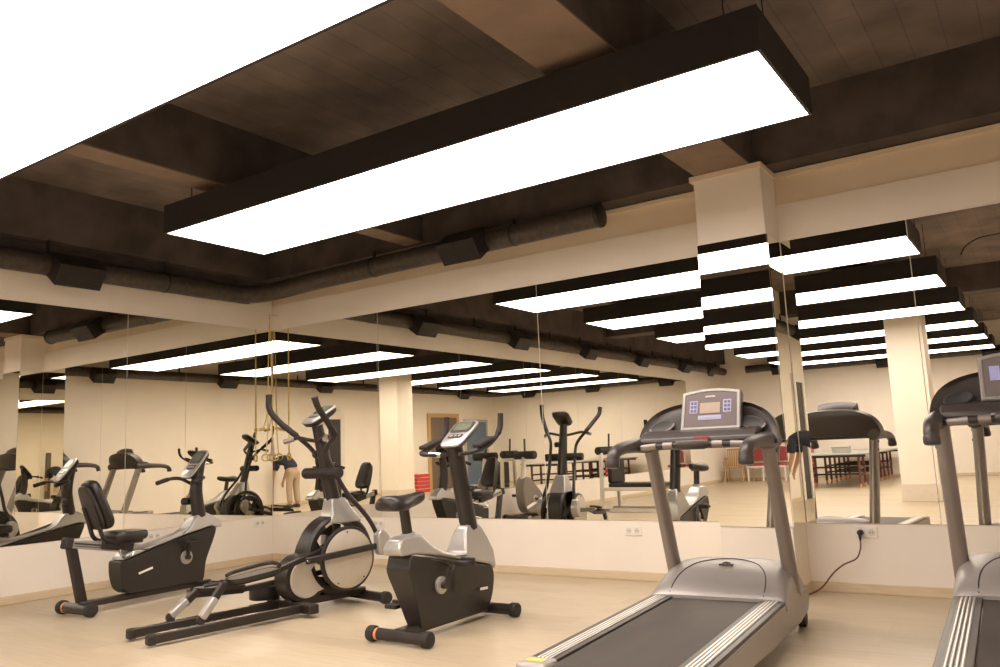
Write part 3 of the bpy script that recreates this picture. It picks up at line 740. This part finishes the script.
    rg = [[(x * .93, lean(z) + .006, 1.175 + (z - 1.175) * .93) for x, z in A0], [(x, lean(z) - .012, z) for x, z in A0], [(x, lean(z) + .03, z) for x, z in A0], [(x, lean(z) + .10, z) for x, z in A1], [(x, lean(z) + .17, z) for x, z in A2]]
    cs = obj('console_hood', MB().loft(rg), M['console'], t, angle=50)
    # lower shelf of the console
    obj('console_shelf', MB().prism([(1.44, 1.185), (1.44, 1.215), (1.50, 1.26), (1.66, 1.275), (1.70, 1.15), (1.50, 1.15)], .36), M['console'], cs, bevel=.018, seg=3)
    for q in (-1, 1):
        n_ = 28; ct = []
        for k in range(n_):
            a = 2 * PI * k / n_
            x_, z_ = q * .285 + .015 + math.cos(a) * .078, 1.298 + math.sin(a) * .038 + (x_off := .014 * math.cos(a) * -q)
            ct.append(Vector((x_, lean(z_), z_)))
        c_ = sum(ct, Vector()) / n_
        e = obj('bottle_pocket', MB().loft([[p + Vector((0, -.016, 0)) for p in ct], [c_ + (p - c_) * .86 + Vector((0, -.018, 0)) for p in ct], [c_ + (p - c_) * .8 + Vector((0, -.0165, 0)) for p in ct]]), M['cable'], cs)
        obj('pocket_lip', MB().tube([ct[(k + n_ // 2) % n_] + Vector((0, -.018, 0)) for k in range(0, n_ // 2 + 1)], .007, 8), M['post'], e)
    # display: bright frame, dark panel, lcd, keys
    up = Vector((0, .42, 1)).normalized(); rt = Vector((1, 0, 0)); nn = Vector((0, -1, .42)).normalized()
    c0 = Vector((.063, 1.60, 1.383))
    def pl(x, u, o): return c0 + rt * x + up * u + nn * o
    def frm(hw0, hw1, h0, h1, o, bulge):
        q = []
        for k in range(9): q.append(pl(-hw0 + 2 * hw0 * k / 8, -h0, o))
        for k in range(13):
            f = k / 12; q.append(pl(hw1 - 2 * hw1 * f, h1 + bulge * (1 - (2 * f - 1) ** 2), o))
        return q
    ds = obj('display_frame', MB().loft([frm(.165, .165, .12, .115, -.075, .02), frm(.185, .182, .133, .125, -.02, .022), frm(.185, .182, .133, .125, .004, .022), frm(.18, .177, .128, .12, .010, .022), frm(.166, .163, .114, .106, .010, .022), frm(.164, .161, .112, .104, .004, .022)]), M['chrome'], t)
    ds.data.materials.clear(); ds.data.materials.append(M['silver'])
    obj('display_back', MB().loft([frm(.15, .15, .11, .105, -.12, .015), frm(.182, .18, .131, .123, -.07, .022), frm(.187, .184, .135, .127, -.012, .022)]), M['console'], ds)
    obj('display_panel', MB().loft([frm(.164, .161, .112, .104, .001, .022), frm(.163, .160, .111, .103, .0065, .022)]), M['screen'], ds)
    def key(name, x, u, w, h, m, o=.0085, par=ds):
        return obj(name, plate(MB(), pl(x, u, .0075), rt, up, w, h, o - .003), m, par)
    key('lcd', -.004, .012, .125, .072, M['lcd'])
    for q in (-1, 1):
        kb = key('key_block', q * .105 - .002, .022, .05, .085, M['blue'], .007)
        for a in range(2):
            for b_ in range(3):
                obj('key', plate(MB(), pl(q * .105 - .012 + a * .021, -.004 + b_ * .026, .0105), rt, up, .016, .017, .003), M['screen'], kb)
    kb = key('key_block', -.004, -.052, .145, .03, M['blue'], .007)
    for a in range(6):
        obj('key', plate(MB(), pl(-.062 + a * .0232, -.052, .0105), rt, up, .017, .014, .003), M['silver'], kb)
    key('maker_badge', -.004, .09, .06, .012, M['silver'])
    # cross bar with pulse grips and safety key
    cb = obj('cross_bar', MB().tube([(-.37, 1.40, 1.165), (-.2, 1.375, 1.175), (0, 1.37, 1.178), (.2, 1.375, 1.175), (.37, 1.40, 1.165)], .017, 14, smooth=4), M['frame'], t)
    for q in (-1, 1):
        obj('pulse_sensor', MB().tube([(q * .12, 1.371, 1.177), (q * .18, 1.374, 1.176)], .0215, 16), M['post'], cb)
        obj('pulse_sensor', MB().tube([(q * .225, 1.377, 1.175), (q * .325, 1.392, 1.168)], .0205, 16), M['post'], cb)
    obj('control_pod', MB().tube([(-.10, 1.37, 1.178), (-.07, 1.368, 1.18), (.07, 1.368, 1.18), (.10, 1.37, 1.178)], [.022, .032, .032, .022], 18), M['console'], cb)
    k = obj('safety_key', MB().cyl((.04, 1.445, 1.205), (.04, 1.43, 1.208), .018, 16, rim=.004).box(-.005, .085, 1.42, 1.432, 1.205, 1.222), M['red'], t)
    obj('name_strip', MB().box(-.12, -.02, 1.434, 1.441, 1.195, 1.205), M['silver'], cs)
    return t
tm = treadmill()
tb = dup(tm, (7.93, -2.995, 0), .045, 'treadmill cut off by the right edge of the photo')
tb.scale = (1.03, 1.0, 1.06)
for ch in tb.children:
    if ch.name.startswith('display_frame'): ch.location = (-.035, .0, .012)

# ------------------------------------------------------------------ sockets, cords, bands
def socket(loc, rz, label, n=2):
    t = thing('wall_socket', label, 'socket', loc, rz, None)
    w = .075 * n / 2
    obj('cover_plate', MB().box(-w - .004, w + .004, -.011, -.001, -.042, .042), M['white'], t, bevel=.004)
    for k in range(n):
        x = -w + .0375 + .075 * k
        s = obj('outlet', MB().tube([(x, -.010, 0), (x, -.014, 0)], .025, 24), M['creamsteel'], t)
        obj('outlet_hole', MB().cyl((x - .009, -.013, 0), (x - .009, -.0148, 0), .004, 10).cyl((x + .009, -.013, 0), (x + .009, -.0148, 0), .004, 10), M['cable'], s)
    return t
socket((4.81, 0, .43), 0, 'double white wall socket left of the treadmill below the mirror')
socket((6.745, 0, .455), 0, 'double white wall socket with a black plug, right of the pillar')
socket((1.75, 0, .45), 0, 'double white wall socket behind the elliptical trainer')
socket((-.002, -.2, .45), PI / 2, 'double white wall socket on the left wall nearest the corner')
socket((-.016, -1.58, .45), PI / 2, 'double white wall socket on the left wall behind the recumbent bike')
pc = thing('power_cord', 'dark red power cord running from the wall socket to the treadmill', 'cord', (6.7075, -.03, .455))
obj('plug', MB().cyl((0, .014, 0), (0, -.03, 0), .021, 18, rim=.005).tube([(0, -.022, 0), (0, -.03, -.02), (0, -.03, -.055)], [.014, .012, .007], 10), M['rubber'], pc)
obj('cable', MB().tube([(0, -.03, -.05), (-.005, -.035, -.12), (-.04, -.04, -.19), (-.13, -.045, -.235), (-.21, -.06, -.30), (-.29, -.10, -.40), (-.36, -.16, -.442), (-.44, -.30, -.448), (-.50, -.62, -.448), (-.54, -.95, -.40), (-.54, -1.02, -.36)], .0055, 8, smooth=6), M['redcord'], pc)

def suspension_bands():
    t = thing('suspension_trainer', 'yellow suspension bands hanging in the mirrored corner', 'exercise bands', (.14, -.155, 2.98))
    obj('wall_hook', MB().tube([(-.02, .154, 0), (-.01, .07, 0), (0, 0, -.01), (.012, 0, -.035), (0, 0, -.05)], .006, 8, smooth=3), M['chrome'], t)
    for q in (-1, 1):
        zc = -1.27
        d = Vector((.55 * q, .55 * q * .9, 0))
        b = obj('strap', MB().tube([(0, 0, -.03), (q * .012, q * .012, -.6), (q * .016, q * .016, -1.1), (q * .03, q * .03, zc), (q * .06, q * .05, zc - .12)], .0065, 8, smooth=3), M['rope'], t)
        obj('handle', MB().tube([(q * .05, q * .03, zc - .135), (q * .10, q * .09, zc - .145)], .017, 12), M['rope'], b)
        b2 = obj('strap', MB().tube([(q * .016, q * .016, -1.1), (q * .02, q * .02, -1.45), (q * .04, q * .03, -1.72)], .0055, 8, smooth=3), M['rope'], t)
        obj('foot_loop', MB().tube([(q * .04 + .05 * math.cos(a), q * .03 + .02 * math.cos(a), -1.755 + .04 * math.sin(a)) for a in [PI / 2 + 2 * PI * k / 16 for k in range(17)]], .008, 8), M['rope'], b2)
    return t
suspension_bands()
lsw = thing('light_switch', 'small blue light switch on the right wall', 'switch', (W, -1.7, 1.42))
obj('cover_plate', MB().box(-.012, -.001, -.045, .045, -.06, .06), M['blue'], lsw, bevel=.004)
obj('rocker', MB().box(-.018, -.010, -.022, .022, -.035, .035), M['white'], lsw, bevel=.004)

# ------------------------------------------------------------------ things behind the camera, seen in the mirrors
def table(loc, L, Wd, label):
    t = thing('games_table', label, 'table', loc, 0, 'folding games tables on castors')
    obj('table_top', MB().box(-Wd / 2, Wd / 2, -L / 2, L / 2, .735, .765), M['tablegreen'], t, bevel=.004)
    obj('apron', MB().box(-Wd / 2 + .04, Wd / 2 - .04, -L / 2 + .06, -L / 2 + .09, .68, .735).box(-Wd / 2 + .04, Wd / 2 - .04, L / 2 - .09, L / 2 - .06, .68, .735), M['frame'], t)
    for sy in (-1, 1):
        for yy in (sy * (L / 2 - .25), sy * (L / 2 - .75)):
            for sx in (-1, 1):
                x = sx * (Wd / 2 - .22)
                l = obj('leg', MB().box(x - .025, x + .025, yy - .025, yy + .025, .09, .735), M['redwood'], t, bevel=.004)
                obj('castor', MB().cyl((x - .014, yy, .045), (x + .014, yy, .045), .045, 18, rim=.008).box(x - .02, x + .02, yy - .012, yy + .012, .05, .095), M['orange'], l)
        for z in (.28, .44):
            y0, y1 = sorted((sy * (L / 2 - .25), sy * (L / 2 - .75)))
            for sx in (-1, 1):
                x = sx * (Wd / 2 - .22); obj('brace', MB().box(x - .012, x + .012, y0, y1, z - .02, z + .02), M['frame'], t)
            obj('brace', MB().box(-Wd / 2 + .22, Wd / 2 - .22, y0 - .012, y0 + .012, z - .02, z + .02), M['frame'], t)
    return t
table((3.75, -13.95, 0), 2.5, 1.5, 'games table on castors nearer the camera, beyond the column')
table((3.75, -16.3, 0), 2.1, 1.5, 'games table on castors nearer the far wall')
gb = thing('storage_box', 'grey lidded box standing on the games table', 'box', (3.8, -13.6, .766))
obj('body', MB().box(-.19, .19, -.13, .13, 0, .13), M['tablegreen'], gb, bevel=.008)
obj('lid', MB().box(-.20, .20, -.14, .14, .13, .155), M['greyframe'], gb, bevel=.008)

def red_chair():
    t = thing('dining_chair', 'white framed chair with red upholstery, against the far wall', 'chair', group='red upholstered chairs by the far wall')
    obj('seat', MB().box(-.23, .23, -.22, .24, .43, .50), M['redcloth'], t, bevel=.025, seg=3)
    obj('seat_frame', MB().box(-.235, .235, -.225, .245, .37, .43), M['whitewood'], t, bevel=.008)
    for sx in (-1, 1):
        obj('leg', MB().bar((sx * .205, .215, .38), (sx * .205, .225, 0), .045, .045, up=(0, 1, 0)), M['whitewood'], t, bevel=.006)
        obj('leg', MB().bar((sx * .205, -.2, .9), (sx * .205, -.21, 0), .045, .045, up=(0, 1, 0)), M['whitewood'], t, bevel=.006)
    ar = [(-.185, .55), (.185, .55), (.185, .84)] + [(.185 * math.cos(a), .84 + .10 * math.sin(a)) for a in [PI * k / 12 for k in range(1, 12)]] + [(-.185, .84)]
    n = len(ar)
    obj('backrest', MB().add([(x, -.175, z) for x, z in ar] + [(x, -.235, z) for x, z in ar], [tuple(range(n)), tuple(range(2 * n - 1, n - 1, -1))] + [((i + 1) % n, i, n + i, n + (i + 1) % n) for i in range(n)]), M['redcloth'], t, bevel=.015)
    return t
rc = red_chair(); rc.location = (.98, -17.05, 0); rc['label'] = 'white framed chair with red upholstery, next to the bamboo chair'
dup(rc, (1.60, -17.08, 0), .1, 'white framed chair with red upholstery, further from the bamboo chair')
bc = thing('bamboo_chair', 'bamboo cane chair against the far wall', 'chair', (.36, -16.98, 0), -.1)
obj('seat', MB().box(-.25, .25, -.25, .25, .40, .44), M['bamboo'], bc, bevel=.01)
for sx in (-1, 1):
    for sy in (-1, 1):
        obj('leg', MB().tube([(sx * .22, sy * .22, .40), (sx * .25, sy * .25, 0)], .019, 10), M['bamboo'], bc)
bk = MB()
for k in range(9): bk.tube([(-.24 + .06 * k, -.23, .44), (-.24 + .06 * k, -.30, .90)], .017, 10)
bk.tube([(-.27, -.302, .90), (.27, -.302, .90)], .02, 10)
obj('backrest', bk, M['bamboo'], bc)
for sx in (-1, 1): obj('armrest', MB().tube([(sx * .25, -.26, .64), (sx * .29, 0, .65), (sx * .26, .24, .62), (sx * .24, .24, .42)], .018, 10, smooth=3), M['bamboo'], bc)

def stack(x, y, n, w, d, h, rz, place, grp):
    names = ['lowest', 'second', 'third', 'fourth', 'fifth', 'sixth', 'seventh', 'eighth']
    first = None
    for k in range(n):
        nm = 'topmost' if k == n - 1 else names[k]
        lab = '%s red step platform of the stack %s' % (nm, place)
        loc = (x + random.uniform(-.012, .012), y + random.uniform(-.012, .012), k * h)
        if first is None:
            t = thing('step_platform', lab, 'step platform', loc, rz, grp)
            obj('tray', MB().loft([[(sx * w / 2 * f, sy * d / 2 * f, z) for sx, sy in ((-1, -1), (1, -1), (1, 1), (-1, 1))] for f, z in ((1, .0), (.985, h * .55), (.95, h - .024))]), M['red'], t, bevel=.012)
            obj('tread_mat', MB().box(-w * .44, w * .44, -d * .44, d * .44, h - .024, h - .004), M['whitewood'], t, bevel=.004)
            first = t
        else: dup(first, loc, rz + random.uniform(-.03, .03), lab)
stack(8.32, -12.85, 5, .36, .62, .115, 0, 'by the right wall', 'red steps stacked by the right wall')
stack(2.72, -14.9, 7, .22, .50, .13, 0, 'left of the games tables', 'red steps stacked beside the games tables')

def spin_bike():
    t = thing('exercise_bike', 'grey cased exercise bike with a white stripe by the left mirrors, seen in the mirror', 'exercise bike', (.42, -5.25, 0), .15)
    foot_bar(t, -.30, .24); foot_bar(t, .42, .24)
    obj('base_rail', MB().bar((0, -.30, .075), (0, .42, .075), .07, .05), M['frame'], t, bevel=.006)
    o = smooth_outline([(-.28, .22), (-.25, .36), (-.16, .47), (-.02, .60), (.10, .70), (.2, .70), (.27, .60), (.28, .36), (.2, .14), (0, .09), (-.18, .10)], 3)
    b = obj('body_shell', MB().prism(o, .1), M['greycase'], t, bevel=.025, seg=3)
    for q in (-1, 1): obj('side_stripe', MB().bar((q * .102, -.26, .36), (q * .102, .22, .20), .004, .05), M['white'], b)
    obj('mast', MB().tube([(0, .18, .66), (0, .12, 1.10)], [.05, .035], 16), M['creamsteel'], t)
    obj('foam_roller', MB().cyl((-.23, .10, 1.08), (.23, .10, 1.08), .07, 24, rim=.015), M['foam'], t)
    obj('stick', MB().tube([(0, .10, 1.1), (-.03, .06, 1.36)], .018, 12), M['frame'], t)
    crank(t, (.0, .34), .1, math.radians(200), .15, .06)
    return t
spin_bike()
def weight_bench():
    t = thing('weight_bench', 'cream framed weight bench with black padded seat by the left mirrors, seen in the mirror', 'weight bench', (1.5, -6.9, 0), -PI / 2 + .1)
    for sx in (-1, 1):
        obj('leg', MB().bar((sx * .30, -.40, 0), (sx * .26, -.40, 1.05), .06, .06, up=(0, 1, 0)), M['creamsteel'], t, bevel=.006)
        obj('leg', MB().bar((sx * .30, .75, 0), (sx * .28, .75, .46), .06, .06, up=(0, 1, 0)), M['creamsteel'], t, bevel=.006)
        obj('side_rail', MB().bar((sx * .28, -.40, .40), (sx * .28, .78, .40), .05, .06), M['creamsteel'], t, bevel=.006)
        obj('floor_skid', MB().bar((sx * .30, -.55, .03), (sx * .30, .9, .03), .06, .06), M['creamsteel'], t, bevel=.006)
    obj('cross_bar', MB().bar((-.30, -.40, .98), (.30, -.40, .98), .05, .05), M['creamsteel'], t)
    obj('seat_pad', MB().box(-.26, .26, -.28, .76, .43, .50), M['vinyl'], t, bevel=.02, seg=3)
    obj('back_pad', MB().box(-.24, .24, -.30, -.21, .50, .95), M['vinyl'], t, bevel=.03, seg=3)
    obj('foam_roller', MB().cyl((-.30, -.44, 1.09), (.30, -.44, 1.09), .075, 24, rim=.015), M['foam'], t)
    obj('stick', MB().tube([(.05, -.42, 1.1), (.08, -.42, 1.40)], .018, 12), M['frame'], t)
    return t
weight_bench()

# ------------------------------------------------------------------ person bending over beside the right wall
def skin_mesh(name, verts, edges, radii, m, parent, root=0, sub=2):
    me = bpy.data.meshes.new(name); me.from_pydata([Vector(v) for v in verts], edges, []); me.update()
    o = bpy.data.objects.new(name, me); C.objects.link(o)
    o.modifiers.new('Skin', 'SKIN'); sv = me.skin_vertices
    if not sv:
        bpy.context.view_layer.objects.active = o
    lay = me.skin_vertices[0] if me.skin_vertices else None
    if lay is None:
        me.attributes.new('skin_vert', 'FLOAT', 'POINT')
    lay = me.skin_vertices[0]
    for i, r in enumerate(radii):
        lay.data[i].radius = (r, r) if not isinstance(r, tuple) else r
        lay.data[i].use_root = (i == root)
    s = o.modifiers.new('Subdivision', 'SUBSURF'); s.levels = sub; s.render_levels = sub
    o.modifiers['Skin'].use_smooth_shade = True
    me.materials.append(m); o.parent = parent
    return o
def person():
    # local: +y is where the person bends to, z up
    t = thing('person', 'person in navy top and khaki trousers bending over, seen in the corner mirror', 'person', (7.80, -7.28, 0), -1.6)
    V, E, R = [], [], []
    def chain(pts, rad, start=None):
        prev = start
        ids = []
        for p, r in zip(pts, rad):
            V.append(p); R.append(r); i = len(V) - 1; ids.append(i)
            if prev is not None: E.append((prev, i))
            prev = i
        return ids
    sp = chain([(0, -.05, .90), (0, .02, 1.02), (0, .16, 1.13), (0, .32, 1.17), (0, .44, 1.15), (0, .53, 1.10)], [.135, .125, .13, .14, .10, .055])
    hd = chain([(0, .58, 1.06), (0, .64, .99), (0, .66, .90)], [.06, .092, .075], sp[-1])
    for q in (-1, 1):
        chain([(q * .10, -.04, .84), (q * .11, -.02, .48), (q * .12, -.07, .09), (q * .125, .08, .05)], [.085, .058, .042, .036], sp[0])
        a = chain([(q * .17, .42, 1.13), (q * .20, .44, .88), (q * .17, .52, .66), (q * .16, .535, .60)], [.055, .045, .033, .030], sp[4])
        base = a[-1]; bx, by, bz = V[base]
        for k, (dx, ln) in enumerate(((-.033, .062), (-.011, .078), (.011, .082), (.033, .072))):
            chain([(bx + dx * .8, by + .008, bz - .045), (bx + dx, by + .014, bz - .045 - ln * .5), (bx + dx, by + .004, bz - .045 - ln)], [.010, .009, .008], base)
        chain([(bx - q * .04, by + .012, bz - .012), (bx - q * .052, by + .022, bz - .045)], [.011, .009], base)
    skin_mesh('body', V, E, R, M['skin'], t)
    h = MB()
    rings = []
    for z, r in ((.86, .02), (.885, .075), (.93, .102), (.98, .109), (1.03, .098), (1.07, .06), (1.085, .02)):
        rings.append([(math.cos(2 * PI * k / 20) * r * .92, .635 - .012 + math.sin(2 * PI * k / 20) * r + (z - .98) * -.3, z + .025) for k in range(20)])
    obj('hair', h.loft(rings), M['hair'], t)
    # face: eyes, nose, mouth and ears on the front of the hanging head
    fy = .745
    for q in (-1, 1):
        obj('eye', MB().tube([(q * .034, fy - .028, .955), (q * .034, fy - .016, .952)], .012, 12), M['white'], t)
        obj('ear', MB().tube([(q * .088, .655, .985), (q * .103, .645, .965), (q * .096, .648, .93)], [.014, .018, .01], 10), M['skin'], t)
    obj('nose', MB().tube([(0, fy - .02, .955), (0, fy + .004, .925), (0, fy - .012, .915)], [.010, .016, .012], 10), M['skin'], t)
    obj('mouth', MB().tube([(-.026, fy - .038, .885), (0, fy - .03, .882), (.026, fy - .038, .885)], .006, 8), M['redcloth'], t)
    V2, E2, R2 = V, E, R
    V, E, R = [], [], []
    sp = chain([(0, -.045, .93), (0, .02, 1.03), (0, .16, 1.14), (0, .32, 1.18), (0, .44, 1.16), (0, .49, 1.13)], [(.165, .15), (.16, .145), (.165, .145), (.175, .15), (.12, .11), (.08, .08)])
    for q in (-1, 1): chain([(q * .18, .42, 1.135), (q * .205, .44, .90)], [.075, .066], sp[4])
    skin_mesh('navy_top', V, E, R, M['navy'], t)
    V, E, R = [], [], []
    sp = chain([(0, -.055, .94), (0, -.05, .86)], [(.165, .15), (.16, .15)])
    for q in (-1, 1): chain([(q * .10, -.04, .78), (q * .11, -.02, .48), (q * .12, -.07, .10)], [.105, .082, .072], sp[1])
    skin_mesh('trousers', V, E, R, M['khaki'], t)
    for q in (-1, 1):
        rr = []
        for y, w, hh in ((-.135, .03, .05), (-.11, .043, .085), (-.04, .047, .10), (.06, .05, .075), (.12, .045, .06), (.155, .025, .04)):
            rr.append([(q * .122 + math.cos(2 * PI * k / 16) * w, y, hh / 2 + math.sin(2 * PI * k / 16) * hh / 2) for k in range(16)])
        obj('shoe', MB().loft(rr), M['shoe'], t)
    return t
person()

# ------------------------------------------------------------------ camera and render look
cam = bpy.data.cameras.new('camera'); co = bpy.data.objects.new('camera', cam); C.objects.link(co)
yaw, pitch, roll, f = .594, .142, .0444, 809.2
fw = Vector((-math.sin(yaw) * math.cos(pitch), math.cos(yaw) * math.cos(pitch), math.sin(pitch)))
rt = Vector((math.cos(yaw), math.sin(yaw), 0)); up = rt.cross(fw)
X = rt * math.cos(roll) - up * math.sin(roll); Y = rt * math.sin(roll) + up * math.cos(roll)
mw = Matrix((X, Y, -fw)).transposed().to_4x4(); mw.translation = Vector((8.032, -6.757, 1.2)); co.matrix_world = mw
cam.sensor_width = 36; cam.lens = f / 1000 * 36; cam.clip_start = .02; cam.clip_end = 200
sc = bpy.context.scene; sc.camera = co
w = bpy.data.worlds.new('world'); sc.world = w; w.use_nodes = True
w.node_tree.nodes['Background'].inputs['Color'].default_value = (.02, .016, .012, 1); w.node_tree.nodes['Background'].inputs['Strength'].default_value = .2
sc.view_settings.view_transform = 'Standard'; sc.view_settings.look = 'None'
sc.view_settings.exposure = 0.0; sc.view_settings.gamma = 1.0; sc.view_settings.use_curve_mapping = False
cy = sc.cycles
cy.max_bounces = 14; cy.diffuse_bounces = 6; cy.glossy_bounces = 12; cy.transmission_bounces = 4
cy.caustics_reflective = True; cy.sample_clamp_indirect = 8; cy.blur_glossy = .3
cy.use_denoising = True
